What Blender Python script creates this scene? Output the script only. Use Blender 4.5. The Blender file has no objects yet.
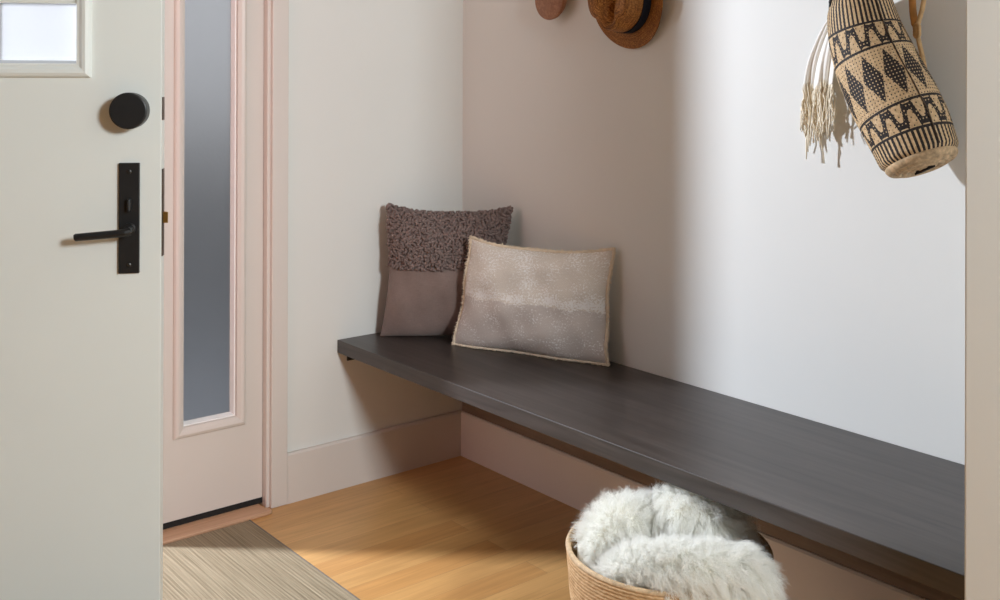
import bpy, bmesh, math, random
import numpy as np
from mathutils import Vector, Matrix

random.seed(7)
rng = np.random.default_rng(11)
scene = bpy.context.scene
COL = scene.collection
PI = math.pi

# ----------------------------------------------------------------- helpers
class MB:
    """collects verts / faces of ONE mesh"""
    def __init__(self):
        self.v = []; self.f = []
    def add(self, vs, fs):
        o = len(self.v)
        self.v += [tuple(p) for p in vs]
        self.f += [tuple(i + o for i in f) for f in fs]
        return self
    def box(self, x0, x1, y0, y1, z0, z1):
        x0, x1 = sorted((x0, x1)); y0, y1 = sorted((y0, y1)); z0, z1 = sorted((z0, z1))
        return self.add([(x0,y0,z0),(x1,y0,z0),(x1,y1,z0),(x0,y1,z0),(x0,y0,z1),(x1,y0,z1),(x1,y1,z1),(x0,y1,z1)],
                        [(0,3,2,1),(4,5,6,7),(0,1,5,4),(1,2,6,5),(2,3,7,6),(3,0,4,7)])
    def tube(self, pts, rad, n=8, caps=True, squash=None):
        pts = [Vector(p) for p in pts]
        if not hasattr(rad, '__len__'): rad = [rad] * len(pts)
        vs = []; fs = []
        t0 = (pts[1] - pts[0]).normalized()
        ref = Vector((0,0,1)) if abs(t0.z) < .9 else Vector((1,0,0))
        u = t0.cross(ref).normalized()
        for i, p in enumerate(pts):
            a = pts[max(i-1,0)]; b = pts[min(i+1,len(pts)-1)]
            t = (b - a).normalized()
            u = (u - t * u.dot(t)).normalized()
            w = t.cross(u)
            for k in range(n):
                an = 2*PI*k/n
                vs.append(p + u*math.cos(an)*rad[i] + w*math.sin(an)*rad[i]*(squash or 1))
        for i in range(len(pts)-1):
            for k in range(n):
                fs.append((i*n+k, i*n+(k+1)%n, (i+1)*n+(k+1)%n, (i+1)*n+k))
        if caps:
            fs.append(tuple(reversed(range(n)))); fs.append(tuple((len(pts)-1)*n+k for k in range(n)))
        return self.add(vs, fs)
    def lathe(self, prof, c, axis, n=32, close=True):
        """prof = [(radius, along axis)]; c = origin"""
        c = Vector(c); a = Vector(axis).normalized()
        u = a.cross(Vector((0,0,1)) if abs(a.z) < .9 else Vector((1,0,0))).normalized(); w = a.cross(u)
        vs = []; fs = []
        for r, h in prof:
            for k in range(n):
                an = 2*PI*k/n
                vs.append(c + a*h + (u*math.cos(an) + w*math.sin(an))*r)
        m = len(prof)
        for i in range(m-1):
            for k in range(n):
                fs.append((i*n+k, i*n+(k+1)%n, (i+1)*n+(k+1)%n, (i+1)*n+k))
        if close:
            fs.append(tuple(reversed(range(n)))); fs.append(tuple((m-1)*n+k for k in range(n)))
        return self.add(vs, fs)
    def build(self, name, mat, parent=None, smooth=False, bevel=0, seg=2, recalc=True):
        me = bpy.data.meshes.new(name)
        me.from_pydata(self.v, [], self.f)
        if recalc:
            bm = bmesh.new(); bm.from_mesh(me)
            bmesh.ops.recalc_face_normals(bm, faces=bm.faces)
            bm.to_mesh(me); bm.free()
        if smooth:
            me.polygons.foreach_set('use_smooth', [True]*len(me.polygons))
        me.materials.append(mat)
        o = bpy.data.objects.new(name, me); COL.objects.link(o)
        if bevel:
            b = o.modifiers.new('Bevel', 'BEVEL'); b.width = bevel; b.segments = seg; b.limit_method = 'ANGLE'; b.angle_limit = math.radians(40)
        if parent is not None: o.parent = parent
        return o

def empty(name, loc=(0,0,0), rz=0):
    o = bpy.data.objects.new(name, None); COL.objects.link(o)
    o.location = loc; o.rotation_euler = (0,0,rz); o.empty_display_size = .05
    return o
def tag(o, label, cat, group=None, kind=None):
    o['label'] = label; o['category'] = cat
    if group: o['group'] = group
    if kind: o['kind'] = kind
    return o

def catmull(P, n=8):
    P = [Vector(p) for p in P]; out = []
    Q = [P[0]*2-P[1]] + P + [P[-1]*2-P[-2]]
    for i in range(1, len(Q)-2):
        for k in range(n):
            t = k/n; a,b,c,d = Q[i-1],Q[i],Q[i+1],Q[i+2]
            out.append(0.5*((2*b)+(c-a)*t+(2*a-5*b+4*c-d)*t*t+(3*b-a-3*c+d)*t**3))
    out.append(P[-1]); return out

# ----------------------------------------------------------------- materials
class NT:
    def __init__(self, name):
        self.m = bpy.data.materials.new(name); self.m.use_nodes = True
        self.t = self.m.node_tree; self.b = self.t.nodes['Principled BSDF']
    def n(self, typ, **kw):
        nd = self.t.nodes.new(typ)
        for k, v in kw.items():
            if k in nd.inputs.keys(): nd.inputs[k].default_value = v
            else: setattr(nd, k, v)
        return nd
    def l(self, a, b): self.t.links.new(a, b)
    def coord(self, scale=(1,1,1), rot=(0,0,0)):
        tc = self.n('ShaderNodeTexCoord'); mp = self.n('ShaderNodeMapping')
        mp.inputs['Scale'].default_value = scale; mp.inputs['Rotation'].default_value = rot
        self.l(tc.outputs['Object'], mp.inputs['Vector']); return mp.outputs['Vector']
    def noise(self, vec, scale, detail=4, rough=.55, dist=0):
        nd = self.n('ShaderNodeTexNoise'); nd.inputs['Scale'].default_value = scale
        nd.inputs['Detail'].default_value = detail; nd.inputs['Roughness'].default_value = rough; nd.inputs['Distortion'].default_value = dist
        self.l(vec, nd.inputs['Vector']); return nd.outputs['Fac']
    def ramp(self, fac, stops):
        r = self.n('ShaderNodeValToRGB'); e = r.color_ramp.elements
        while len(e) < len(stops): e.new(.5)
        for el, (p, c) in zip(e, stops): el.position = p; el.color = (*c, 1)
        self.l(fac, r.inputs['Fac']); return r.outputs['Color']
    def mix(self, fac, a, b, mode='MIX'):
        m = self.n('ShaderNodeMix', data_type='RGBA', blend_type=mode)
        for s, x in ((m.inputs[0], fac), (m.inputs[6], a), (m.inputs[7], b)):
            if isinstance(x, (int, float)): s.default_value = x
            elif isinstance(x, tuple): s.default_value = (*x, 1)
            else: self.l(x, s)
        return m.outputs[2]
    def math(self, op, a, b=0.0):
        m = self.n('ShaderNodeMath', operation=op)
        for s, x in zip(m.inputs, (a, b)):
            if isinstance(x, (int, float)): s.default_value = x
            else: self.l(x, s)
        return m.outputs[0]
    def bump(self, h, strength=.2, dist=.002):
        b = self.n('ShaderNodeBump'); b.inputs['Strength'].default_value = strength; b.inputs['Distance'].default_value = dist
        self.l(h, b.inputs['Height']); self.l(b.outputs['Normal'], self.b.inputs['Normal'])
    def set(self, base=None, rough=None, metal=None, spec=None):
        i = self.b.inputs
        if base is not None:
            if isinstance(base, tuple): i['Base Color'].default_value = (*base, 1)
            else: self.l(base, i['Base Color'])
        if rough is not None: i['Roughness'].default_value = rough
        if metal is not None: i['Metallic'].default_value = metal
        if spec is not None: i['Specular IOR Level'].default_value = spec
        return self

def simple(name, base, rough=.5, metal=0, spec=.5, var=.06, scale=30, bump=.0):
    m = NT(name); c = m.coord()
    f = m.noise(c, scale)
    lo = tuple(x*(1-var) for x in base); hi = tuple(min(1, x*(1+var)) for x in base)
    m.set(m.ramp(f, [(.3, lo), (.7, hi)]), rough, metal, spec)
    if bump: m.bump(m.noise(c, scale*6), bump, .001)
    return m.m

WALL = simple('wall_paint', (.765,.765,.735), .6, spec=.3, var=.012, scale=2.2, bump=.06)
EXT = simple('shade_post_paint', (.30,.29,.28), .5, var=.05)
CORAL = simple('coral_red_exterior_paint', (.42,.19,.145), .5, var=.03)
BEADP = simple('lit_bead_paint', (.92,.92,.91), .4, var=.01)  # trim colour whitened in place of daylight falling on the bead
NEARP = simple('lifted_wall_paint', (.82,.83,.80), .6, spec=.3, var=.012, scale=2.2, bump=.06)  # wall paint lightened to make up for weak light on the wall end
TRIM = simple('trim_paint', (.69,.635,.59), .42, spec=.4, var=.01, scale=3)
DOORP = simple('door_paint', (.80,.825,.79), .45, spec=.4, var=.012, scale=3)
FAR = simple('bounce_wall_paint', (.22,.14,.09), .7, spec=.2, var=.01)  # unseen walls kept dark brown for dim, warm bounce light
CEIL = simple('ceiling_paint', (.36,.27,.20), .8, spec=.2, var=.01)  # tan chosen to dim and warm the bounce off the unseen ceiling
BLACK = simple('black_metal', (.012,.012,.0125), .42, spec=.5, var=.2)
RUBBER = simple('black_rubber', (.006,.006,.006), .7, var=.1)
SCREW = simple('dark_screw', (.06,.058,.055), .35, metal=.8, var=.1)
BRASS = simple('brass', (.55,.36,.12), .3, metal=1, var=.1)
BRONZE = simple('aged_bronze', (.09,.065,.045), .4, metal=.7, var=.2)
CORD = simple('black_cord', (.01,.01,.011), .8, var=.2)
GROUND = simple('porch_concrete', (.065,.068,.072), .85, var=.15, scale=6)

def m_floor():
    m = NT('maple_floor'); c = m.coord()
    br = m.n('ShaderNodeTexBrick')
    br.offset = .37; br.offset_frequency = 2
    for k, v in (('Scale',1.0),('Mortar Size',.0005),('Mortar Smooth',.3),('Bias',0.0),('Brick Width',.95),('Row Height',.083)): br.inputs[k].default_value = v
    br.inputs['Color1'].default_value = (.57,.295,.105,1); br.inputs['Color2'].default_value = (.70,.42,.17,1); br.inputs['Mortar'].default_value = (.36,.2,.09,1)
    m.l(c, br.inputs['Vector'])
    g = m.coord((1.6,26,8))
    grain = m.noise(g, 2.2, 6, .6, .6)
    blot = m.noise(m.coord((1.2,5,3)), 1.6, 3)
    col = m.mix(.75, br.outputs['Color'], m.ramp(grain, [(.3,(.78,.76,.72)),(.7,(1.08,1.08,1.08))]), 'MULTIPLY')
    col = m.mix(.8, col, m.ramp(blot, [(.3,(.82,.78,.74)),(.7,(1.08,1.08,1.06))]), 'MULTIPLY')
    m.set(col, .33, spec=.4); m.bump(grain, .04, .001); return m.m
FLOOR = m_floor()

def m_wood(name, dark, light, scale, rough, dist=1.5, spec=.5, bump=.06, det=6):
    m = NT(name); g = m.noise(m.coord(scale), 3, det, .6, dist)
    m.set(m.ramp(g, [(.3, dark), (.7, light)]), rough, spec=spec); m.bump(g, bump, .001); return m.m
BENCH = m_wood('espresso_oak', (.024,.0185,.017), (.064,.052,.047), (16,.8,14), .38, .8, .7, .08)
BROWN = m_wood('brown_grain', (.20,.145,.105), (.29,.215,.16), (14,.9,14), .6, .8)
DOT = m_wood('oiled_wood', (.21,.080,.032), (.40,.18,.085), (6,24,24), .45, 1.2)
SILL = m_wood('oak_threshold', (.50,.29,.17), (.64,.40,.25), (2,40,40), .4, .5)

def m_mat():
    m = NT('woven_bamboo_mat')
    a = m.noise(m.coord((110,1.3,10)), 1.9, 5, .65, .2)
    b = m.noise(m.coord((300,4,10)), 2.0, 3, .6)
    w = m.n('ShaderNodeTexWave'); w.bands_direction = 'X'; w.inputs['Scale'].default_value = 32; w.inputs['Distortion'].default_value = .5
    m.l(m.coord(), w.inputs['Vector'])
    col = m.ramp(a, [(.26,(.18,.138,.086)),(.5,(.30,.238,.157)),(.74,(.41,.335,.232))])
    col = m.mix(.6, col, m.ramp(b, [(.35,(.68,.66,.62)),(.65,(1.1,1.1,1.1))]), 'MULTIPLY')
    m.set(col, .75, spec=.2); m.bump(w.outputs['Fac'], .4, .002); return m.m
MAT = m_mat()

def m_glass(name, tint, rough, trans):
    m = NT(name)
    out = m.t.nodes['Material Output']
    m.set(tint, rough); m.b.inputs['Transmission Weight'].default_value = 1; m.b.inputs['IOR'].default_value = 1.2
    f = m.noise(m.coord((1,1,1)), 90, 2); m.bump(f, .25, .002)
    t = m.n('ShaderNodeBsdfTranslucent'); t.inputs['Color'].default_value = (*tint, 1)
    mx = m.n('ShaderNodeMixShader'); mx.inputs['Fac'].default_value = trans
    m.l(m.b.outputs[0], mx.inputs[1]); m.l(t.outputs[0], mx.inputs[2]); m.l(mx.outputs[0], out.inputs['Surface']); return m.m
GLASS = m_glass('obscure_glass', (.97,.97,.98), .5, .04)
GLASS2 = m_glass('frosted_glass', (.90,.90,.91), .35, .17)

def m_linen(name, a, b, bump=.35):
    m = NT(name)
    n1 = m.noise(m.coord((40,40,420)), 1.6, 3); n2 = m.noise(m.coord((420,420,40)), 1.6, 3); n = m.noise(m.coord(), 26, 4)
    f = m.math('ADD', m.math('MULTIPLY', m.math('ADD', n1, n2), .35), m.math('MULTIPLY', n, .3))
    m.set(m.ramp(f, [(.3, a), (.7, b)]), .9, spec=.15); m.bump(f, bump, .002)
    m.b.inputs['Sheen Weight'].default_value = .2; return m.m
LINEN = m_linen('taupe_linen', (.185,.135,.118), (.265,.20,.178))
LOOP = simple('taupe_wool_loops', (.21,.158,.145), .95, spec=.1, var=.22, scale=70)
FRINGE = simple('cream_frayed_cotton', (.80,.69,.54), .9, spec=.1, var=.1, scale=80)
SCARF = simple('cream_cotton_gauze', (.88,.86,.81), .9, spec=.1, var=.02, scale=120, bump=.2)
SCARF.node_tree.nodes['Principled BSDF'].inputs['Sheen Weight'].default_value = .15
TASSEL = simple('cream_cotton_thread', (.86,.78,.63), .9, spec=.1, var=.08, scale=100)
LEATHER = simple('tan_leather', (.46,.22,.06), .55, spec=.4, var=.25, scale=40, bump=.2)
LEATHER2 = simple('pale_cane', (.56,.36,.17), .5, spec=.4, var=.2, scale=60, bump=.2)
NAVY = simple('navy_ribbon', (.009,.010,.016), .75, spec=.2, var=.1, scale=200)

def m_lumbar():
    """herringbone cloth with pale metallic flecks, the flecks gathering in a band across the middle"""
    m = NT('flecked_herringbone'); uv = m.n('ShaderNodeUVMap').outputs[0]
    sp = m.n('ShaderNodeSeparateXYZ'); m.l(uv, sp.inputs[0])
    x, y = sp.outputs[0], sp.outputs[1]
    zz = m.math('ABSOLUTE', m.math('SUBTRACT', m.math('FRACT', m.math('MULTIPLY', x, 34)), .5))
    her = m.math('FRACT', m.math('ADD', m.math('MULTIPLY', y, 75), m.math('MULTIPLY', zz, 3)))
    her = m.math('GREATER_THAN', her, .5)
    mp = m.n('ShaderNodeMapping'); mp.inputs['Scale'].default_value = (1.45,1,1); m.l(uv, mp.inputs['Vector'])
    n1 = m.noise(mp.outputs[0], 62, 2, .7)
    n2 = m.noise(mp.outputs[0], 5, 3)
    band = m.math('MULTIPLY', m.math('SUBTRACT', 1.0, m.math('MULTIPLY', m.math('ABSOLUTE', m.math('SUBTRACT', y, .50)), 14.0)), .12)
    band = m.math('MAXIMUM', band, 0.0)
    up = m.math('MULTIPLY', m.math('GREATER_THAN', y, .47), .045)
    thr = m.math('ADD', m.math('ADD', n1, m.math('MULTIPLY', m.math('SUBTRACT', n2, .5), .55)), m.math('ADD', band, up))
    fl = m.math('GREATER_THAN', thr, .615)
    lower = m.math('LESS_THAN', m.math('ADD', y, m.math('MULTIPLY', m.math('SUBTRACT', n2, .5), .1)), .46)
    base = m.mix(lower, (.86,.81,.73), (.70,.65,.615))
    base = m.mix(m.math('MULTIPLY', her, .55), base, (.40,.345,.31))
    col = m.mix(m.math('MULTIPLY', fl, .85), base, (.95,.95,.94))
    m.set(col, .75, spec=.3); m.bump(m.math('ADD', m.math('MULTIPLY', her, .4), m.math('MULTIPLY', n1, .8)), .35, .002)
    return m.m
LUMBAR = m_lumbar()

def m_bag():
    m = NT('two_tone_palm_weave'); at = m.n('ShaderNodeAttribute'); at.attribute_name = 'strand'
    n = m.noise(m.coord(), 160, 3)
    lt = m.ramp(n, [(.3,(.50,.335,.175)),(.7,(.74,.54,.32))])
    dk = m.ramp(n, [(.3,(.014,.010,.009)),(.7,(.034,.025,.022))])
    m.set(m.mix(at.outputs['Fac'], lt, dk), .6, spec=.3); return m.m
BAG = m_bag()
STRAW = simple('coiled_straw', (.52,.37,.22), .75, spec=.2, var=.35, scale=90, bump=.4)
SLOT = simple('slit_shade', (.012,.008,.006), .9, var=.1)  # dark colour on a solid piece, painted as shade inside the slit

def m_hat():
    m = NT('toasted_straw'); uv = m.n('ShaderNodeUVMap').outputs[0]
    mp = m.n('ShaderNodeMapping'); mp.inputs['Scale'].default_value = (7,60,1); m.l(uv, mp.inputs['Vector'])
    n = m.noise(mp.outputs[0], 1.6, 4, .6, .8)
    n2 = m.noise(m.coord(), 260, 2)
    f = m.math('ADD', m.math('MULTIPLY', n, .65), m.math('MULTIPLY', n2, .35))
    m.set(m.ramp(f, [(.38,(.10,.034,.005)),(.5,(.27,.10,.016)),(.62,(.58,.26,.06))]), .62, spec=.35)
    m.bump(f, .5, .002); return m.m
HAT = m_hat()

def m_basket():
    m = NT('coiled_jute'); c = m.coord()
    w = m.n('ShaderNodeTexWave'); w.bands_direction = 'Z'; w.inputs['Scale'].default_value = 42; w.inputs['Distortion'].default_value = 1.0; w.inputs['Detail Scale'].default_value = 3
    m.l(c, w.inputs['Vector'])
    n = m.noise(m.coord((1,1,2.2)), 75, 4, .65)
    f = m.math('ADD', m.math('MULTIPLY', w.outputs['Fac'], .25), m.math('MULTIPLY', n, .75))
    m.set(m.ramp(f, [(.25,(.36,.20,.09)),(.5,(.60,.385,.20)),(.75,(.78,.56,.34))]), .8, spec=.2)
    m.bump(f, .7, .004); return m.m
BASKET = m_basket()

def m_fur():
    m = NT('sheepskin_wool'); out = m.t.nodes['Material Output']
    hi = m.n('ShaderNodeHairInfo')
    col = m.ramp(hi.outputs['Random'], [(0,(.93,.92,.87)),(.6,(.97,.97,.94)),(1,(.98,.98,.97))])
    m.set(col, .6, spec=.2)
    t = m.n('ShaderNodeBsdfTranslucent'); m.l(col, t.inputs['Color'])
    mx = m.n('ShaderNodeMixShader'); mx.inputs['Fac'].default_value = .5
    m.l(m.b.outputs[0], mx.inputs[1]); m.l(t.outputs[0], mx.inputs[2]); m.l(mx.outputs[0], out.inputs['Surface']); return m.m
FUR = m_fur()
HIDE = simple('sheepskin_hide', (.90,.87,.80), .9, spec=.1, var=.05)

# ----------------------------------------------------------------- the setting
def struct(name, mb, mat, label, cat, bevel=0, parent=None):
    o = mb.build(name, mat, parent, bevel=bevel)
    if parent is None: tag(o, label, cat, kind='structure')
    return o

XL, YN, ZC = -4.6, -5.6, 2.62                       # far left wall, wall behind the camera, ceiling
SX0, SX1 = -1.052, -0.728                           # the sidelight panel
DJ = -1.15                                          # door-side edge of the post between sidelight and doorway
DH = -2.075                                         # hinge-side edge of the doorway
NWX, NWY = -0.53, -2.0175                           # end of the near wall that closes the bench niche

struct('floor', MB().box(XL,0.12,YN,0.14,-.05,0), FLOOR, 'honey maple plank floor running along the entry wall', 'floor')
struct('ceiling', MB().box(XL,0.12,YN,0.14,ZC,ZC+.1), CEIL, 'plain tan ceiling above the entry', 'ceiling')
w = MB().box(-.69,0.12,0,.14,0,2.12).box(XL,0.12,0,.14,2.12,ZC).box(XL,DH-.04,0,.14,0,2.12)
struct('wall_front', w, WALL, 'pale wall with the front door and narrow sidelight', 'wall')
struct('wall_right', MB().box(0,.12,YN,0,0,ZC), WALL, 'long pale wall above the dark bench', 'wall')
struct('wall_near', MB().box(NWX,0,YN,NWY,0,ZC), NEARP, 'blank wall end closing the bench niche at the right edge', 'wall', bevel=.004)
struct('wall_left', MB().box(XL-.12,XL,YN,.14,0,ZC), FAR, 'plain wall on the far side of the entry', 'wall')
struct('wall_back', MB().box(XL,0.12,YN-.12,YN,0,ZC), FAR, 'plain brown wall at the other end of the entry', 'wall')

def base_prof(L, th=.016, h=.149):
    return [(0,0),(th,0),(th,h-.006),(th-.004,h),(0,h)]
mb = MB(); pr = base_prof(1)
vs = [(-.664,-a,z) for a,z in pr] + [(0,-a,z) for a,z in pr]
mb.add(vs, [(0,1,2,3,4),(9,8,7,6,5)] + [(i,(i+1)%5,5+(i+1)%5,5+i) for i in range(5)])
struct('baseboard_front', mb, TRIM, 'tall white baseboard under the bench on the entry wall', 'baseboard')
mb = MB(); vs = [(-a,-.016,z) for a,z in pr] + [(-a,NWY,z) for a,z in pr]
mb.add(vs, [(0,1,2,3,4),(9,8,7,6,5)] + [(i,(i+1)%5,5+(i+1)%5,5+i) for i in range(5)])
struct('baseboard_right', mb, simple('lifted_baseboard_paint', (.86,.80,.76), .42, spec=.4, var=.01, scale=3), 'tall white baseboard running below the bench on the long wall', 'baseboard')  # trim paint lightened to make up for the shade under the bench

# casing between sidelight and wall, post between sidelight and doorway, head
mb = MB().box(-.664,-.717,-.018,0,0,2.17).box(-.69,-.727,-.004,.14,0,2.10)
struct('trim_1', mb, TRIM, 'painted casing to the right of the narrow sidelight', 'door casing', bevel=.003)
mb = MB().box(SX0-.001,DJ,-.0,.06,0,2.10)
struct('trim_2', mb, TRIM, 'painted post between the sidelight and the open doorway', 'door post', bevel=.003)
struct('shade_post', MB().box(SX0-.001,DJ,.06,.25,-.02,2.12), EXT, 'grey outside post added to shade the sidelight from the outdoor lamp', 'door post', bevel=.003)  # unseen block added to keep the outdoor lamp off the sidelight pane
mb = MB().box(-.711,DH-.10,-.018,0,2.09,2.17).box(-.69,DH-.04,-.004,.14,2.06,2.12)
struct('trim_3', mb, TRIM, 'painted head casing above the door and sidelight', 'door casing', bevel=.003)
mb = MB().box(DH,DH-.04,-.004,.14,0,2.06).box(DH-.03,DH-.10,-.018,0,0,2.09)
struct('trim_4', mb, TRIM, 'painted casing on the hinge side of the doorway', 'door casing', bevel=.003)

# threshold with a bullnose front and rounded end
mb = MB()
ol = [(-.738,.14),(-.738,-.012),(-.729,-.022),(-.726,-.036),(-.732,-.051),(-.748,-.055),(DH,-.055),(DH,.14)]
n = len(ol)
mb.add([(x,y,.0) for x,y in ol]+[(x,y,.010) for x,y in ol], [tuple(range(n)),tuple(range(2*n-1,n-1,-1))]+[(i,(i+1)%n,n+(i+1)%n,n+i) for i in range(n)])
struct('trim_5', mb, SILL, 'bare wood threshold strip below the sidelight', 'threshold', bevel=.004)

def plate_hole(mb, x0,x1,z0,z1,hx0,hx1,hz0,hz1,y0,y1):
    X=[x0,hx0,hx1,x1]; Z=[z0,hz0,hz1,z1]
    for (a,b,c,d) in [(0,1,0,3),(2,3,0,3)]: mb.box(X[a],X[b],y0,y1,Z[c],Z[d])
    for (c,d) in [(0,1),(2,3)]: mb.box(X[1],X[2],y0,y1,Z[c],Z[d])
    return mb
def slab_hole(mb, x0,x1,z0,z1,hx0,hx1,hz0,hz1,y0,y1):
    """one closed slab with a rectangular hole"""
    X=[x0,hx0,hx1,x1]; Z=[z0,hz0,hz1,z1]; vs=[]; fs=[]
    for y in (y0,y1):
        for z in Z:
            for x in X: vs.append((x,y,z))
    for s in (0,16):
        for j in range(3):
            for i in range(3):
                if i==1 and j==1: continue
                q=(s+j*4+i,s+j*4+i+1,s+j*4+i+5,s+j*4+i+4); fs.append(q if s==0 else q[::-1])
    rim=[0,1,2,3,7,11,15,14,13,12,8,4]
    for a,b in zip(rim,rim[1:]+rim[:1]): fs.append((a,a+16,b+16,b))
    hole=[5,6,10,9]
    for a,b in zip(hole,hole[1:]+hole[:1]): fs.append((a,b,b+16,a+16))
    return mb.add(vs,fs)
def mitre_frame(mb, x0,x1,z0,z1, prof, sgn=-1, y=0):
    """picture-frame moulding; prof = [(inset from outer edge, height above face)]"""
    m=len(prof); vs=[]; fs=[]
    for (cx,cz,dx,dz) in [(x0,z0,1,1),(x1,z0,-1,1),(x1,z1,-1,-1),(x0,z1,1,-1)]:
        for i,h in prof: vs.append((cx+dx*i, y+sgn*h, cz+dz*i))
    for c in range(4):
        d=(c+1)%4
        for k in range(m):
            k2=(k+1)%m
            fs.append((c*m+k,d*m+k,d*m+k2,c*m+k2))
    return mb.add(vs,fs)

# sidelight: fixed narrow panel with a tall obscure pane
GX0, GX1, GZ0, GZ1 = -.974, -.813, .284, 1.93
PY = .02
side = slab_hole(MB(), SX0,SX1,.027,2.06, GX0,GX1,GZ0,GZ1, PY,PY+.045).build('window_1', TRIM)
tag(side, 'narrow sidelight panel with tall obscure glass beside the front door', 'window', kind='structure')
PROF=[(0,0),(0,.006),(.004,.012),(.011,.015),(.019,.013),(.0285,.007),(.0295,-.012),(.022,-.02),(.014,-.0)]
mitre_frame(MB(), GX0-.0285,GX1+.0285,GZ0-.0285,GZ1+.0285, PROF, -1, PY).build('moulding', TRIM, side)
mitre_frame(MB(), GX0,GX1,GZ0,GZ1, [(0,-.022),(0,-.004),(.004,-.004),(.009,-.022)], -1, PY).build('glazing_bead', BEADP, side)
MB().box(GX0+.0005,GX1-.0005,PY+.022,PY+.028,GZ0+.0005,GZ1-.0005).build('glass_pane', GLASS, side)
MB().box(SX0,SX1,PY-.001,PY+.04,.0105,.027).build('bottom_seal', RUBBER, side)

# ----------------------------------------------------------------- front door, ajar (local x runs to the latch edge, -y is the room side)
ang = -.5275
W = .893
LX0, LX1, LZ0, LZ1 = -W+.1715, -.1715, 1.300, 1.576
door = slab_hole(MB(), -W,0,.024,2.045, LX0,LX1,LZ0,LZ1, 0,.044).build('door_1', DOORP, bevel=.0012)
door.data.materials.append(CORAL)                    # the weather side is painted coral red
for p in door.data.polygons:
    if p.normal.y > .9: p.material_index = 1
door.location = (-1.2690,-.5690,0); door.rotation_euler = (0,0,ang)
tag(door, 'pale sage front door standing ajar with black handle', 'door', kind='structure')
P2=[(0,0),(0,.005),(.004,.011),(.010,.0145),(.017,.013),(.024,.007),(.030,.006),(.0305,-.010),(.024,-.018),(.012,0)]
mitre_frame(MB(), LX0-.0235,LX1+.0235,LZ0-.0305,LZ1+.0305, P2, -1, 0).build('moulding', DOORP, door)
cw = (LX1-LX0-.014*2-.006*2)/3
xs=[LX0+.0065+i*(cw+.014) for i in range(3)]
rh = (LZ1-LZ0-.013-.014)/2
zs=[LZ0+.0068, LZ0+.0068+rh+.014]
mb = MB()
for i in range(2): mb.box(xs[i]+cw, xs[i]+cw+.014, .004,.03, LZ0,LZ1)
mb.box(LX0,LX1,.005,.029,zs[0]+rh,zs[0]+rh+.014)
mb.build('muntins', DOORP, door, bevel=.003)
for x in xs:
    for z in zs:
        b=.006; mb=MB()
        mb.add([(x,.018,z),(x+cw,.018,z),(x+cw,.018,z+rh),(x,.018,z+rh),(x+b,.013,z+b),(x+cw-b,.013,z+b),(x+cw-b,.013,z+rh-b),(x+b,.013,z+rh-b),
                (x,.022,z),(x+cw,.022,z),(x+cw,.022,z+rh),(x,.022,z+rh)],
               [(4,5,6,7),(0,1,5,4),(1,2,6,5),(2,3,7,6),(3,0,4,7),(11,10,9,8),(0,8,9,1),(1,9,10,2),(2,10,11,3),(3,11,8,0)])
        mb.build('glass_pane', GLASS2, door)

lock = MB().lathe([(.034,0),(.0375,.001),(.0390,.006),(.0395,.030),(.0397,.045),(.0390,.0485),(.0370,.0495)], (-.0620,0,1.1975),(0,-1,0),48).build('deadbolt_lock', BLACK, door, smooth=False)
lock['label']='round black deadbolt cap'
MB().lathe([(.0368,.0493),(.0363,.0502),(.0350,.0503),(.001,.0503)], (-.0620,0,1.1975),(0,-1,0),48).build('lock_face', BLACK, lock)
plate = MB().box(-.0885,-.0445,-.0075,0,.8395,1.082).build('handle_plate', BLACK, door, bevel=.0012)
plate['label']='tall black handle plate'
mb = MB().lathe([(.0125,.005),(.0125,.012),(.010,.014),(.010,.050)], (-.0645,0,.938),(0,-1,0),24)
mb.tube([(-.0555,-.050,.937),(-.066,-.052,.9350),(-.085,-.052,.9332),(-.1675,-.052,.9270),(-.1705,-.052,.9265)],[.0085,.009,.0085,.0082,.0065],12,True,1.0)
mb.build('lever', BLACK, plate, smooth=False)
MB().box(-.0690,-.0615,-.022,-.005,.976,1.004).build('thumb_turn', BLACK, plate, bevel=.003)
for z in (1.063,.858):
    MB().lathe([(.0052,.007),(.005,.0088),(.003,.0098),(.0005,.0099)], (-.0665,0,z),(0,-1,0),14).build('screw', SCREW, plate)
lp = MB().box(-.001,.0022,.010,.034,.873,1.0665).build('latch_plate', BRONZE, door); lp['label']='dark bronze latch plate on the door edge'
MB().add([(.0015,.015,.946),(.0015,.029,.946),(.0015,.029,.9705),(.0015,.015,.9705),(.0135,.015,.946),(.005,.029,.946),(.005,.029,.9705),(.0135,.015,.9705)],
         [(0,1,2,3),(4,7,6,5),(0,4,5,1),(1,5,6,2),(2,6,7,3),(3,7,4,0)]).build('latch_bolt', BRASS, lp, bevel=.0012)
MB().box(-.001,.0018,.010,.034,1.1755,1.2265).build('deadbolt_plate', BRONZE, door)

# ----------------------------------------------------------------- door mat
mb = MB().box(-1.99,-.806,-.95,-.060,0,.005)
mat_o = mb.build('door_mat', MAT, bevel=.002)
tag(mat_o, 'flat striped bamboo mat lying on the floor at the threshold', 'mat')
MB().box(-.8095,-.8045,-.951,-.059,0,.0056).build('edge_binding', simple('mat_binding',(.17,.14,.11),.8,var=.2), mat_o, bevel=.001)

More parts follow.
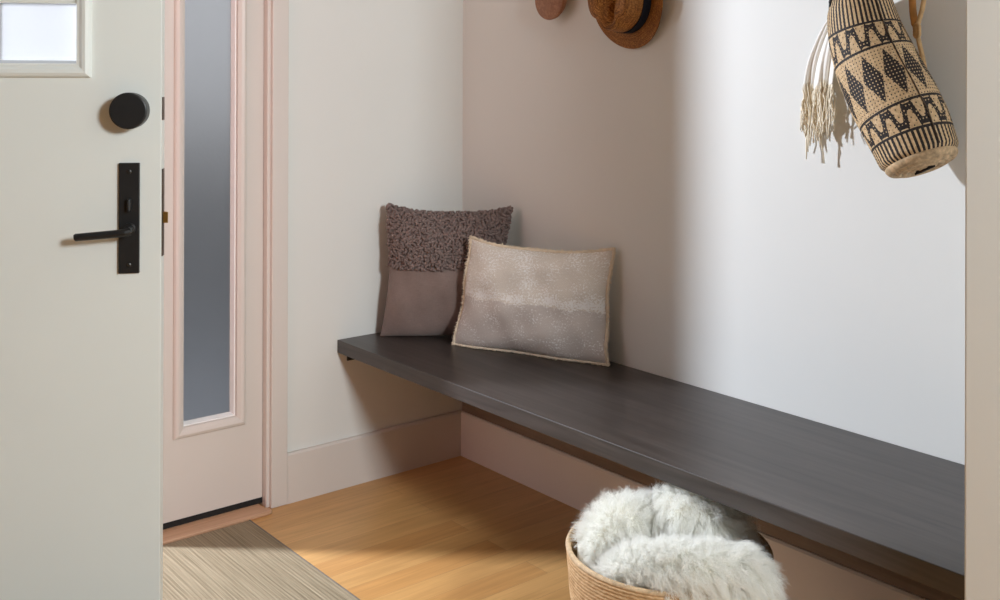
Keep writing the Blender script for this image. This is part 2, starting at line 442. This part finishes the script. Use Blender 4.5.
# ----------------------------------------------------------------- bench
ZB, TB, DB = .46, .040, .486
bench = empty('bench', (-DB/2,-1.0,ZB))
tag(bench, 'long dark brown wooden bench floating along the pale wall', 'bench')
def world_child(o, par):
    o.parent = par; o.matrix_parent_inverse = Matrix.Translation(par.location).inverted(); return o
world_child(MB().box(-DB,-.001,NWY+.001,-.001,ZB-TB,ZB).build('seat_board', BENCH, bevel=.0015), bench)
world_child(MB().box(-.040,-.012,NWY+.001,-.001,ZB-TB-.032,ZB-TB).build('wall_cleat', BROWN), bench)
world_child(MB().box(-.012,-.001,NWY+.001,-.017,.1515,ZB-TB).build('back_strip', BROWN), bench)  # brown strip on the wall between baseboard and seat
br = world_child(MB().box(-.452,-.05,-.031,-.001,ZB-TB-.0045,ZB-TB).box(-.452,-.05,-.0055,-.001,ZB-TB-.03,ZB-TB).build('support_bracket', BLACK), bench)

# ----------------------------------------------------------------- pillows
def pillow_surface(BL, BR, TL, TR, T, top, side, bot, seed=1):
    BL,BR,TL,TR = map(Vector,(BL,BR,TL,TR))
    N = (BR-BL).cross(TL-BL).normalized()          # towards the room
    r = random.Random(seed); ph=[r.uniform(0,6.28) for _ in range(8)]
    def S(u,v,s):                                   # u,v in [-1,1], s=+1 front, -1 back
        uu = u*(1-side*(1-v*v)*abs(u)**2); vv = v*(1-(top if v>0 else bot)*(1-abs(u)**2.6)*abs(v)**2)
        a=(uu+1)/2; b=(vv+1)/2
        p = BL*(1-a)*(1-b)+BR*a*(1-b)+TL*(1-a)*b+TR*a*b
        e = max(0,(1-abs(u)**2.4))**.62*max(0,(1-abs(v)**2.4))**.62
        h = T*e
        wr = .0035*math.sin(5*u+3*v+ph[0])+.003*math.sin(9*v-4*u+ph[1])+.002*math.sin(14*u+6*v+ph[2])
        edge = (.006*math.sin(6*u+ph[3]))*abs(v)**6 + (.006*math.sin(6*v+ph[4]))*abs(u)**6
        q = p + N*s*(h + wr*e*1.2) + N*edge
        q.z = max(q.z, ZB+.0015)
        return q
    return S, N
def pillow_mesh(S, n=44):
    mb=MB(); idx={}
    us=[math.sin(PI/2*(-1+2*i/n)) for i in range(n+1)]
    for s in (1,-1):
        for j,v in enumerate(us):
            for i,u in enumerate(us):
                bd = i in (0,n) or j in (0,n)
                k=(0 if bd else s,i,j)
                if k not in idx:
                    idx[k]=len(mb.v); mb.v.append(tuple(S(u,v,s)))
    uvs=[]
    for s in (1,-1):
        for j in range(n):
            for i in range(n):
                ks=[(i,j),(i+1,j),(i+1,j+1),(i,j+1)]
                if s<0: ks=ks[::-1]
                f=[]
                for a,b in ks:
                    bd = a in (0,n) or b in (0,n)
                    f.append(idx[(0 if bd else s,a,b)]); uvs.append(((us[a]+1)/2,(us[b]+1)/2))
                mb.f.append(tuple(f))
    return mb, uvs
def set_uv(o, uvs):
    l=o.data.uv_layers.new(name='UVMap'); l.data.foreach_set('uv', np.array(uvs,dtype=np.float32).ravel())

# taupe square pillow in the corner
S1,N1 = pillow_surface((-.366,-.056,.462),(-.068,-.297,.462),(-.338,-.050,.872),(-.028,-.300,.866),.068,.125,.10,.02,seed=3)
mb,uvs = pillow_mesh(S1)
p1 = mb.build('throw_pillow', LINEN, smooth=True, recalc=False)
tag(p1, 'square taupe pillow with a shaggy looped top half, back in the corner', 'pillow', 'pillows on the bench')
mb=MB()
cnt=0
rr=random.Random(5)
rows=22; cols=42
for s in (1,-1):
    for j in range(rows):
        for i in range(cols):
            if s<0 and j<12: continue
            u=-1+2*(i+.5+rr.uniform(-.45,.45))/cols; v=.06+.95*(j+.5+rr.uniform(-.45,.45))/rows
            u=max(-.995,min(.995,u)); v=min(.995,v)
            e=.01
            p=S1(u,v,s); pu=S1(min(1,u+e),v,s)-S1(max(-1,u-e),v,s); pv=S1(u,min(1,v+e),s)-S1(u,max(-1,v-e),s)
            nn=pu.cross(pv)*s
            if nn.length<1e-9: nn=N1*s
            nn=nn.normalized()
            t=Vector((rr.uniform(-1,1),rr.uniform(-1,1),rr.uniform(-1,.2))); t=(t-nn*t.dot(nn)).normalized()
            R=rr.uniform(.0050,.0072); tr=rr.uniform(.0034,.0046)
            pts=[p+t*(R*math.cos(a))+nn*(R*1.35*math.sin(a)-.001) for a in [-.2,.65,1.57,2.5,3.35]]
            mb.tube(pts,tr,5,False)
o=mb.build('looped_pile', LOOP, p1, smooth=True, recalc=False); o['label']='shaggy looped wool top half'

# flecked lumbar pillow with a frayed cream edge
S2,N2 = pillow_surface((-.243,-.280,.464),(-.052,-.742,.466),(-.205,-.312,.788),(-.026,-.738,.788),.060,.15,.045,.02,seed=9)
mb,uvs = pillow_mesh(S2)
p2 = mb.build('throw_pillow', LUMBAR, smooth=True, recalc=False); set_uv(p2,uvs)
tag(p2, 'rectangular beige pillow with pale flecks and frayed cream edging', 'pillow', 'pillows on the bench')
ring=[]
m_=70
for k in range(m_): ring.append((-1+2*k/m_,-1))
for k in range(m_): ring.append((1,-1+2*k/m_))
for k in range(m_): ring.append((1-2*k/m_,1))
for k in range(m_): ring.append((-1,1-2*k/m_))
cen=sum((S2(u,v,1) for u,v in ring),Vector())/len(ring)
mb=MB(); pts=[]; rad=[]
for i,(u,v) in enumerate(ring+ring[:1]):
    p=S2(u,v,1); d=(p-cen).normalized(); p=p+d*.0025
    p=p+Vector((rr.uniform(-1,1),rr.uniform(-1,1),rr.uniform(-1,1)))*.0010
    p.z=max(p.z,ZB+.004); pts.append(p); rad.append(.0034+.0022*rr.random())
mb.tube(pts,rad,7,False)
for k in range(2200):
    i=rr.randrange(len(ring)); p=pts[i].lerp(pts[i+1],rr.random())
    u,v=ring[i]; out=(p-cen).normalized()
    d=(out*rr.uniform(.2,1)+N2*rr.uniform(-.7,.7)+Vector((rr.uniform(-.6,.6),rr.uniform(-.6,.6),rr.uniform(-.6,.6)))).normalized()
    L=rr.uniform(.005,.011)
    a=p; b=p+d*L*.5; c=b+(d+Vector((rr.uniform(-1,1),rr.uniform(-1,1),rr.uniform(-1,.3)))*.6).normalized()*L*.5
    for q in (a,b,c): q.z=max(q.z,ZB+.0015)
    mb.tube([a,b,c],[.0013,.0011,.0006],3,False)
o=mb.build('frayed_edge', FRINGE, p2, smooth=True, recalc=False); o['label']='frayed cream cotton edging'

# ----------------------------------------------------------------- wooden coat hook and hat
hy,hz=-.488,1.5125
hook = MB().lathe([(.020,0),(.022,.004),(.034,.010),(.054,.022),(.0625,.034),(.0652,.043),(.0640,.0465),(.060,.048),(.001,.0485)],(0,hy,hz),(-1,0,0),48).build('coat_hook', DOT, smooth=False)
tag(hook, 'round wooden coat hook on the wall left of the straw hat', 'coat hook')
for p in hook.data.polygons: p.use_smooth=True

hat_c=Vector((-.016,-.800,1.497))
hat=empty('straw_hat', hat_c)
tag(hat, 'brown straw fedora with a dark band hanging on the wall', 'hat')
ax=Vector((-1,-.02,-.06)).normalized(); uu=Vector((0,-1,0)); uu=(uu-ax*uu.dot(ax)).normalized(); vv=uu.cross(ax)   # vv ~ up
if vv.z<0: vv=-vv
def hat_grid(fn, nu, nv, name, mat, parent, solid=.0025):
    mb=MB(); uvs=[]
    for j in range(nv+1):
        for i in range(nu): mb.v.append(tuple(fn(2*PI*i/nu, j/nv)))
    for j in range(nv):
        for i in range(nu):
            mb.f.append((j*nu+i,j*nu+(i+1)%nu,(j+1)*nu+(i+1)%nu,(j+1)*nu+i))
            uvs += [(i/nu,j/nv),((i+1)/nu,j/nv),((i+1)/nu,(j+1)/nv),(i/nu,(j+1)/nv)]
    o=mb.build(name, mat, None, smooth=True, recalc=False); set_uv(o,uvs)
    if solid:
        m=o.modifiers.new('Solidify','SOLIDIFY'); m.thickness=solid; m.offset=0
    return world_child(o,parent)
def ell(t,a,b): return uu*math.cos(t)*a+vv*math.sin(t)*b
def brim(t,s):                                     # from outer edge inwards
    a=.132+(.086-.132)*s; b=.142+(.096-.142)*s
    lift=.010*(math.cos(2*t))*(1-s)+.012*math.exp(-((s)/.12)**2)*0
    return hat_c+ell(t,a,b)+ax*(.012+.004*s+lift)
def crown(t,s):
    if s<.75:
        k=s/.75; a=.086-.012*k**2; b=.096-.012*k**2; h=.016+.082*k
        c=hat_c+ell(t,a,b)+ax*h
    else:
        k=(s-.75)/.25; a=.074*(1-k); b=.084*(1-k); h=.098+.006*math.sin(k*PI*.5)-.040*math.exp(-(a*math.cos(t)/.026)**2)*min(1,k*2.2)
        c=hat_c+ell(t,a,b)+ax*h
    # two pinches either side of the front (the front points down)
    f=math.exp(-((t-(1.5*PI+.62))/.28)**2)+math.exp(-((t-(1.5*PI-.62))/.28)**2)
    k2=max(0,(s-.2)/.8)*min(1,(1-s)*4+.2)
    return c-ell(t,1,1)*.020*f*k2
hat_grid(brim,72,10,'brim',HAT,hat); hat_grid(crown,72,28,'crown',HAT,hat)
def band(t,s): 
    a=.0885-.0022*s; b=.0985-.0022*s
    return hat_c+ell(t,a,b)+ax*(.017+.030*s)
o=hat_grid(band,72,4,'hat_band',NAVY,hat,.001); o['label']='dark navy ribbon band'

# ----------------------------------------------------------------- woven bag, tilted, bottom swung out from the wall
PXW=[(-.100,-1.5555,1.4531),(-.1008,-1.5650,1.4225),(-.1037,-1.5811,1.3642),(-.1065,-1.6092,1.2989),(-.1093,-1.6483,1.2287),(-.1122,-1.6818,1.1708),(-.1165,-1.7150,1.1035)]
RAD =[.056,.0700,.0785,.086,.0895,.0875,.080]
path=catmull(PXW,20)
def lerp_list(L,x):
    x=max(0,min(len(L)-1.0001,x)); i=int(x); return L[i]+(L[i+1]-L[i])*(x-i)
arc=[0]
for a,b in zip(path,path[1:]): arc.append(arc[-1]+(b-a).length)
BL_=arc[-1]
def bag_axis(t):
    s=t*BL_
    import bisect
    i=min(len(path)-2,max(0,bisect.bisect(arc,s)-1)); k=(s-arc[i])/(arc[i+1]-arc[i])
    p=path[i].lerp(path[i+1],k); a=path[max(0,i-2)]; b=path[min(len(path)-1,i+3)]
    r=lerp_list(RAD,(i+k)/20)
    return p,(b-a).normalized(),r
bag=empty('woven_bag', path[-1])
tag(bag, 'black and straw patterned woven bag hanging on the wall', 'bag')
NA, NVv, SUB = 152, 96, 3
mb=MB(); 
def bag_frame(t):
    p,d,r=bag_axis(t)
    u=Vector((0,-1,0)); u=(u-d*u.dot(d)).normalized(); w=d.cross(u)   # u to the right along the wall, w = towards/away
    return p,d,u,w,r
FA, FV = NA*SUB, NVv*SUB
for j in range(FV+1):
    t=j/FV; p,d,u,w,r=bag_frame(t)
    e=1-.10*((t-.965)/.035)**2 if t>.965 else 1.0
    for i in range(FA):
        a=2*PI*i/FA
        k=math.sin(PI*i/SUB)*math.sin(PI*j/SUB)
        q=r*e*(1+.005*k)
        mb.v.append(tuple(p+(u*math.cos(a)+w*math.sin(a))*q))
strand=[]
LINES=(.215,.375,.728,.880)
def pat(i,j):
    v=(j+.5)/FV; un=(i+.5)/FA
    ci,cj=i/SUB,j/SUB
    fx,fy=(ci%2)-.5,(cj%2)-.5                       # a weave eye every second strand
    eye = abs(fx-.0)<.48 and abs(fy-.0)<.48
    for L in LINES:
        if abs(v-L)<.0068: return 1
    if v<LINES[0] or v>LINES[3]: return 1 if (ci%3.04<1.55) else 0
    if LINES[1]<v<LINES[2]:
        c=(LINES[1]+LINES[2])/2; h=(LINES[2]-LINES[1])/2*.86
        x=abs(((un*12+(v-c)*.35)%1)-.5)/.46; y=abs(v-c)/h
        return (0 if eye else 1) if x+y<1 else (1 if eye else 0)
    c=(LINES[0]+LINES[1])/2 if v<.5 else (LINES[2]+LINES[3])/2
    A=.047 if v<.5 else .043
    fr=12*2*PI
    ph=un*fr
    y=c+A*math.tanh(1.3*math.sin(ph))/math.tanh(1.3)
    sl=A*fr*math.cos(ph)*1.3*(1-math.tanh(1.3*math.sin(ph))**2)/.86
    dist=abs(v-y)/math.sqrt(1+(sl*.68)**2)
    if dist<.0170: return 0 if (eye and dist<.008) else 1
    return 1 if (eye and (int(ci/2)+int(cj/2))%2==0) else 0
for j in range(FV):
    for i in range(FA):
        mb.f.append((j*FA+i,j*FA+(i+1)%FA,(j+1)*FA+(i+1)%FA,(j+1)*FA+i)); strand.append(float(pat(i,j)))
o=mb.build('body', BAG, None, smooth=False, recalc=False)
at=o.data.attributes.new('strand','FLOAT','FACE'); at.data.foreach_set('value',strand)
sd=o.modifiers.new('Solidify','SOLIDIFY'); sd.thickness=.002; sd.offset=-1
world_child(o,bag)
p,d,u,w,r=bag_frame(1.0)
prof=[(r*.90,-.004),(r*.93,.000)]
nr=5
for k in range(nr*6+1):
    x=k/(nr*6); R=r*.93*(1-x)
    prof.append((max(R,.0006), .004+.010*math.sin(min(1,x*2.2)*PI/2)+.0060*abs(math.sin(x*nr*PI))**.7))
o=MB().lathe(prof,p,d,56).build('base',STRAW,None,smooth=True); world_child(o,bag); o['label']='coiled straw base of the bag'
mb=MB(); q=p+d*.0215
for sgn in (1,):
    A_,B_=u*.024,w*.0045
    ring=[q+A_*math.cos(t)+B_*math.sin(t)+d*.002 for t in [2*PI*k/16 for k in range(16)]]
    mb.add(ring+[x-d*.006 for x in ring],[tuple(range(16)),tuple(range(31,15,-1))]+[(k,(k+1)%16,16+(k+1)%16,16+k) for k in range(16)])
world_child(mb.build('base_slit',SLOT,None),bag)
# seam cord down the side towards the room
pts=[(lambda fr:(fr[0],fr[2],fr[3],fr[4]))(bag_frame(.05+.93*k/39)) for k in range(40)]
P,d_,u_,w_,r_=bag_frame(.5); sgn_w = 1 if w_.x<0 else -1
mb=MB(); sp2=[]
for P,u_,w_,r_ in pts:
    a=.52*sgn_w
    sp2.append(P+(u_*math.cos(a)+w_*math.sin(a))*(r_+.001))
mb.tube(sp2,[.0021 if k%2 else .0012 for k in range(len(sp2))],5)
world_child(mb.build('seam_cord',simple('seam_cord_dark',(.09,.06,.04),.8,var=.5,scale=200),None,smooth=True),bag)
# black drawstring at the mouth
P,d_,u_,w_,r_=bag_frame(0.0)
mb=MB()
ringp=[P+(u_*math.cos(a)+w_*math.sin(a))*(r_+.002) for a in [2*PI*k/28 for k in range(29)]]
mb.tube(ringp,.0025,6,False)
pk=Vector((-.030,-1.535,1.60))
for a in (2.2,2.75):
    q=P+(u_*math.cos(a*sgn_w)+w_*math.sin(a*sgn_w))*(r_+.002)
    mb.tube(catmull([q+Vector((0,0,-.022)),q,q.lerp(pk,.3)+Vector((-.02,.012*(a-2.4),0)),pk],6),.0028,6)
world_child(mb.build('drawstring',CORD,None,smooth=True),bag)
# leather carrying strap with a knot on the right
mb=MB()
mb.tube(catmull([(-.030,-1.640,1.560),(-.040,-1.6493,1.4956),(-.060,-1.663,1.4505),(-.070,-1.6709,1.4134),(-.075,-1.6783,1.3875),(-.078,-1.6845,1.3724)],8),[.0085]*33+[.007]*8,8,True,.4)
o=world_child(mb.build('strap',LEATHER,None,smooth=True),bag)
mb=MB()
mb.tube(catmull([(-.040,-1.708,1.56),(-.050,-1.7024,1.4909),(-.060,-1.6923,1.4487),(-.070,-1.6912,1.4167),(-.077,-1.6862,1.3871),(-.080,-1.6857,1.3723),(-.074,-1.6868,1.3492),(-.066,-1.6892,1.3219),(-.060,-1.6927,1.2902),(-.050,-1.694,1.2586)],6),.0052,8)
kn=Vector((-.080,-1.6857,1.3725))
for k in range(3):
    mb.tube([kn+Vector((math.cos(a)*.008*.5,math.cos(a)*.008,math.sin(a)*.008+(k-1)*.006)) for a in [2*PI*i/12 for i in range(13)]],.0038,6,False)
world_child(mb.build('knotted_cane_cord',LEATHER2,None,smooth=True),bag)

# ----------------------------------------------------------------- cream scarf
scarf=empty('scarf',(-.04,-1.42,1.25))
tag(scarf,'cream fringed scarf draped on the wall behind the woven bag','scarf')
nu,nv=60,40
def scf(u,v,fold=0):                                # u across 0..1, v down 0..1
    tp=Vector((-.110,-1.505,1.500)).lerp(Vector((-.050,-1.515,1.500)),u)
    # control points of left and right border
    Lf=catmull([(-0.0120,-1.4656,1.4674),(-0.0120,-1.4525,1.4357),(-0.0120,-1.4154,1.3954),(-0.0120,-1.3746,1.3161),(-0.0120,-1.3582,1.2400)],10)
    Rt=catmull([(-0.0200,-1.5016,1.4693),(-0.0200,-1.4837,1.4337),(-0.0300,-1.4669,1.3836),(-0.0380,-1.4645,1.3192),(-0.0340,-1.4542,1.2595)],10)
    a=lerp_list(Lf,v*40); b=lerp_list(Rt,v*40)
    p=a.lerp(b,u)
    amp=.004+.006*v
    p=p+Vector((-.8,-.45,0))*(amp*math.sin(u*12.5+v*1.2)+.45*amp*math.sin(u*27+2-v))
    return p
mb=MB()
for j in range(nv+1):
    for i in range(nu+1): mb.v.append(tuple(scf(i/nu,j/nv)))
for j in range(nv):
    for i in range(nu): mb.f.append((j*(nu+1)+i,j*(nu+1)+i+1,(j+1)*(nu+1)+i+1,(j+1)*(nu+1)+i))
o=mb.build('cloth',SCARF,None,smooth=True,recalc=False); m=o.modifiers.new('Solidify','SOLIDIFY'); m.thickness=.0015; world_child(o,scarf)
mb=MB()
for k in range(150):
    u=(k+.5)/150 if k<100 else rr.random()
    v0=.92+.08*rr.random()
    q=scf(u,v0); L=rr.uniform(.05,.135)*(1 if rr.random()<.8 else 1.35)
    pts=[q]
    drift=Vector((rr.uniform(-.10,.10),rr.uniform(-.12,.12),0))
    for s in range(1,8):
        f=s/7
        pts.append(q+Vector((0,0,-L*f))+drift*L*f+Vector((rr.uniform(-1,1)*.0028,rr.uniform(-1,1)*.0042,0)))
    rads=[.0011+.0005*rr.random()]*8; kk=rr.randrange(4,8); rads[kk]=.0026
    for q2 in pts:
        if q2.x>-.006: q2.x=-.006
    mb.tube(pts,rads,5)
world_child(mb.build('fringe',TASSEL,None,smooth=True,recalc=False),scarf)

# ----------------------------------------------------------------- basket and sheepskins
bc=Vector((-.4996,-1.3695,0)); RZ=.296
basket=empty('basket',bc)
tag(basket,'round tan coiled basket on the floor holding white sheepskins','basket')
outer=[(.155,0),(.168,.006),(.178,.04),(.190,.10),(.200,.17),(.207,.23),(.2115,.285)]
prof=[(.002,0.002)]+outer+[(.2115,.292),(.209,.296),(.2055,.296),(.2035,.291)]+[(r_-.010,h_) for r_,h_ in reversed(outer[2:])]+[(.150,.012),(.002,.012)]
def rip(prof):
    out=[]
    for (r0,h0),(r1,h1) in zip(prof,prof[1:]):
        nseg=max(1,int(abs(h1-h0)/.004))
        for k in range(nseg): 
            t=k/nseg; h=h0+(h1-h0)*t; r=r0+(r1-r0)*t
            out.append((r+(.0012*math.sin(h*2*PI/.0085) if .01<h<.285 else 0),h))
    out.append(prof[-1]); return out
o=MB().lathe(rip(prof),bc,(0,0,1),72).build('basket_body',BASKET,None,smooth=True); world_child(o,basket)
mb=MB(); mb.tube([bc+Vector((math.cos(a)*.2075,math.sin(a)*.2075,RZ-.001)) for a in [2*PI*k/72 for k in range(73)]],.0058,8,False)
o=world_child(mb.build('rim',simple('jute_rim',(.60,.43,.26),.8,var=.25,scale=90,bump=.4),None,smooth=True),basket)

def fur_piece(name,label,ctrl,rads,N,L,seed,visible=(0,1),flow=.35):
    g=np.random.default_rng(seed)
    P=catmull(ctrl,12); n=len(P)
    R=[lerp_list(rads,i/12) for i in range(n)]
    mb=MB(); mb.tube(P,R,20)
    hide=mb.build(name,HIDE,None,smooth=True)
    tag(hide,label,'sheepskin','sheepskins in the tan basket')
    # frames
    pts=np.array([tuple(p) for p in P]); T=np.gradient(pts,axis=0); T/=np.linalg.norm(T,axis=1)[:,None]
    t0=T[0]; ref=np.array([0,0,1.]) if abs(t0[2])<.9 else np.array([1.,0,0])
    U=np.zeros_like(T); u=np.cross(t0,ref); u/=np.linalg.norm(u)
    for i in range(n):
        u=u-T[i]*(u@T[i]); u/=np.linalg.norm(u); U[i]=u
    Wv=np.cross(T,U); R=np.array(R)
    def sample(M):
        s=g.uniform(visible[0]*(n-1),visible[1]*(n-1)-1e-3,M); a=g.uniform(0,2*PI,M)
        i=s.astype(int); k=(s-i)[:,None]
        c=pts[i]*(1-k)+pts[i+1]*k; uu_=U[i]*(1-k)+U[i+1]*k; ww=Wv[i]*(1-k)+Wv[i+1]*k; tt=T[i]*(1-k)+T[i+1]*k
        r_=(R[i]*(1-k[:,0])+R[i+1]*k[:,0])[:,None]
        nn=uu_*np.cos(a)[:,None]+ww*np.sin(a)[:,None]; nn/=np.linalg.norm(nn,axis=1)[:,None]
        return c+nn*r_,nn,tt,s,a,r_[:,0]
    M=1100
    cr,cn,ct,cs,ca,_=sample(M)
    cd=cn+ct*g.uniform(-.2,.2,(M,1))+ct*flow+g.normal(0,.22,(M,3))+np.array([0,0,-.28]); cd/=np.linalg.norm(cd,axis=1)[:,None]
    cl=L*g.uniform(.75,1.2,M)
    ctip=cr+cd*cl[:,None]
    r0,nn,tt,s,a,rl=sample(N)
    # nearest clump (chunked)
    near=np.empty(N,int)
    for k in range(0,N,2000):
        d=((r0[k:k+2000,None,:]-cr[None])**2).sum(-1); near[k:k+2000]=d.argmin(1)
    ln=cl[near]*g.uniform(.75,1.1,N)
    dd=nn*.9+tt*flow+np.array([0,0,-.25])+g.normal(0,.16,(N,3)); dd/=np.linalg.norm(dd,axis=1)[:,None]
    own=r0+dd*ln[:,None]
    tip=own*.48+(ctip[near]+g.normal(0,.004,(N,3)))*.52
    K=6; pos=np.zeros((N,K,3))
    bend=g.normal(0,.0035,(N,3))
    for k in range(K):
        t=k/(K-1)
        mid=r0+nn*ln[:,None]*.5
        pos[:,k]=(1-t)**2*r0+2*t*(1-t)*mid+t*t*tip+bend*np.sin(t*PI*1.5)+np.array([0,0,-.008])*t*t
    # keep below the bench, outside the basket wall and above the floor
    lim=ZB-TB-.004
    under=pos[:,:,0]>-DB-.012
    pos[:,:,2]=np.where(under,np.minimum(pos[:,:,2],lim-g.uniform(0,.006,(N,1))),pos[:,:,2])
    dx=pos[:,:,0]-bc.x; dy=pos[:,:,1]-bc.y; rad_=np.sqrt(dx*dx+dy*dy)
    over=((r0[:,0]-bc.x)*.7747-(r0[:,1]-bc.y)*.6323>-.035)&(r0[:,1]<-1.44)       # the front roll spills over the rim here
    low=(pos[:,:,2]<RZ+.006)&(~over)[:,None]
    f=np.where(low&(rad_>.188),.188/rad_,1.0)
    pos[:,:,0]=bc.x+dx*f; pos[:,:,1]=bc.y+dy*f
    cv=bpy.data.hair_curves.new('pile'); cv.add_curves([K]*N)
    cv.attributes['position'].data.foreach_set('vector',pos.astype(np.float32).ravel())
    ra=cv.attributes.get('radius') or cv.attributes.new('radius','FLOAT','POINT')
    prof_=np.array([1,.95,.85,.7,.5,.15])*.00030
    ra.data.foreach_set('value',np.tile(prof_,N).astype(np.float32))
    cv.materials.append(FUR)
    o=bpy.data.objects.new('pile',cv); COL.objects.link(o); o.parent=hide; o['kind']='stuff'
    return hide
C0=np.array([-2.1623,-2.8484,1.2668]); 
def v3(*a): return Vector(a)
fur_piece('sheepskin','folded white sheepskin arched at the back of the tan basket',
    [(-.597,-1.300,.05),(-0.5958,-1.2843,0.2185),(-0.5870,-1.2723,0.2787),(-0.5414,-1.2773,0.3187),(-0.4697,-1.2972,0.3234),(-0.4547,-1.3740,0.3528),(-0.4247,-1.4243,0.3403),(-0.4051,-1.4401,0.2819),(-.43,-1.40,.10)],
    [.045,.046,.046,.046,.027,.045,.046,.044,.040],50000,.038,3,(.14,.985),.2)
fur_piece('sheepskin','rolled white sheepskin lying across the front of the tan basket',
    [(-.590,-1.380,.06),(-.630,-1.340,.20),(-.640,-1.390,.270),(-.615,-1.445,.302),(-0.5840,-1.5136,0.3116),(-0.5288,-1.5587,0.3099),(-0.4915,-1.5633,0.2713),(-.43,-1.44,.05)],
    [.030,.036,.038,.041,.042,.041,.042,.04],48000,.040,5,(.2,.95),.45)

# ----------------------------------------------------------------- outdoors
struct('ground', MB().box(-14,10,.14,22,-.12,-.02), GROUND, 'grey ground outside the front door', 'ground')

# ----------------------------------------------------------------- light
world=bpy.data.worlds.new('World'); scene.world=world; world.use_nodes=True
bg=world.node_tree.nodes['Background']; bg.inputs[0].default_value=(.92,.95,1,1); bg.inputs[1].default_value=.5
def area(name,loc,target,size,power,col,sy=None,shape=None):
    d=bpy.data.lights.new(name,'AREA'); d.energy=power; d.color=col; d.size=size
    if sy: d.shape='RECTANGLE'; d.size_y=sy
    if shape: d.shape=shape
    o=bpy.data.objects.new(name,d); COL.objects.link(o); o.location=loc
    o.rotation_euler=(Vector(target)-Vector(loc)).to_track_quat('-Z','Y').to_euler(); return o
# unseen lamp added for daylight: its light comes in past the open door
pl=bpy.data.lights.new('daylight_stand_in','POINT'); pl.energy=425; pl.shadow_soft_size=.07; pl.color=(.88,.96,1.08)
po=bpy.data.objects.new('daylight_stand_in',pl); COL.objects.link(po); po.location=(-2.076,.839,1.86)
# unseen fill lamp added in mid-room, slightly cool, below ceiling height
area('room_fill',(-1.10,-4.15,2.0),(-1.2,-.6,1.1),.48,83,(.92,1.0,1.035))

# ----------------------------------------------------------------- camera
f=1053.134; yaw=.684575; roll=.002857; pitch=.002193; ppy=77.595
fw=Vector((math.sin(yaw),math.cos(yaw),0)); rt=Vector((math.cos(yaw),-math.sin(yaw),0)); up=Vector((0,0,1))
fw2=fw*math.cos(pitch)+up*math.sin(pitch); up2=up*math.cos(pitch)-fw*math.sin(pitch)
R_=rt*math.cos(roll)+up2*math.sin(roll); U_=up2*math.cos(roll)-rt*math.sin(roll)
cd=bpy.data.cameras.new('Camera'); co=bpy.data.objects.new('Camera',cd); COL.objects.link(co)
M=Matrix.Identity(4)
for i in range(3): M[i][0]=R_[i]; M[i][1]=U_[i]; M[i][2]=-fw2[i]; M[i][3]=(-2.1623,-2.8484,1.2668)[i]
co.matrix_world=M
cd.sensor_fit='HORIZONTAL'; cd.sensor_width=36; cd.lens=36*f/1000; cd.shift_x=0; cd.shift_y=-(300-ppy)/1000
cd.clip_start=.05
scene.camera=co
vs_=scene.view_settings; vs_.view_transform='Standard'; vs_.look='None'; vs_.gamma=1; vs_.use_curve_mapping=False; vs_.exposure=0
scene.cycles.max_bounces=12; scene.cycles.diffuse_bounces=8; scene.cycles.transmission_bounces=8
scene.cycles.use_denoising=True
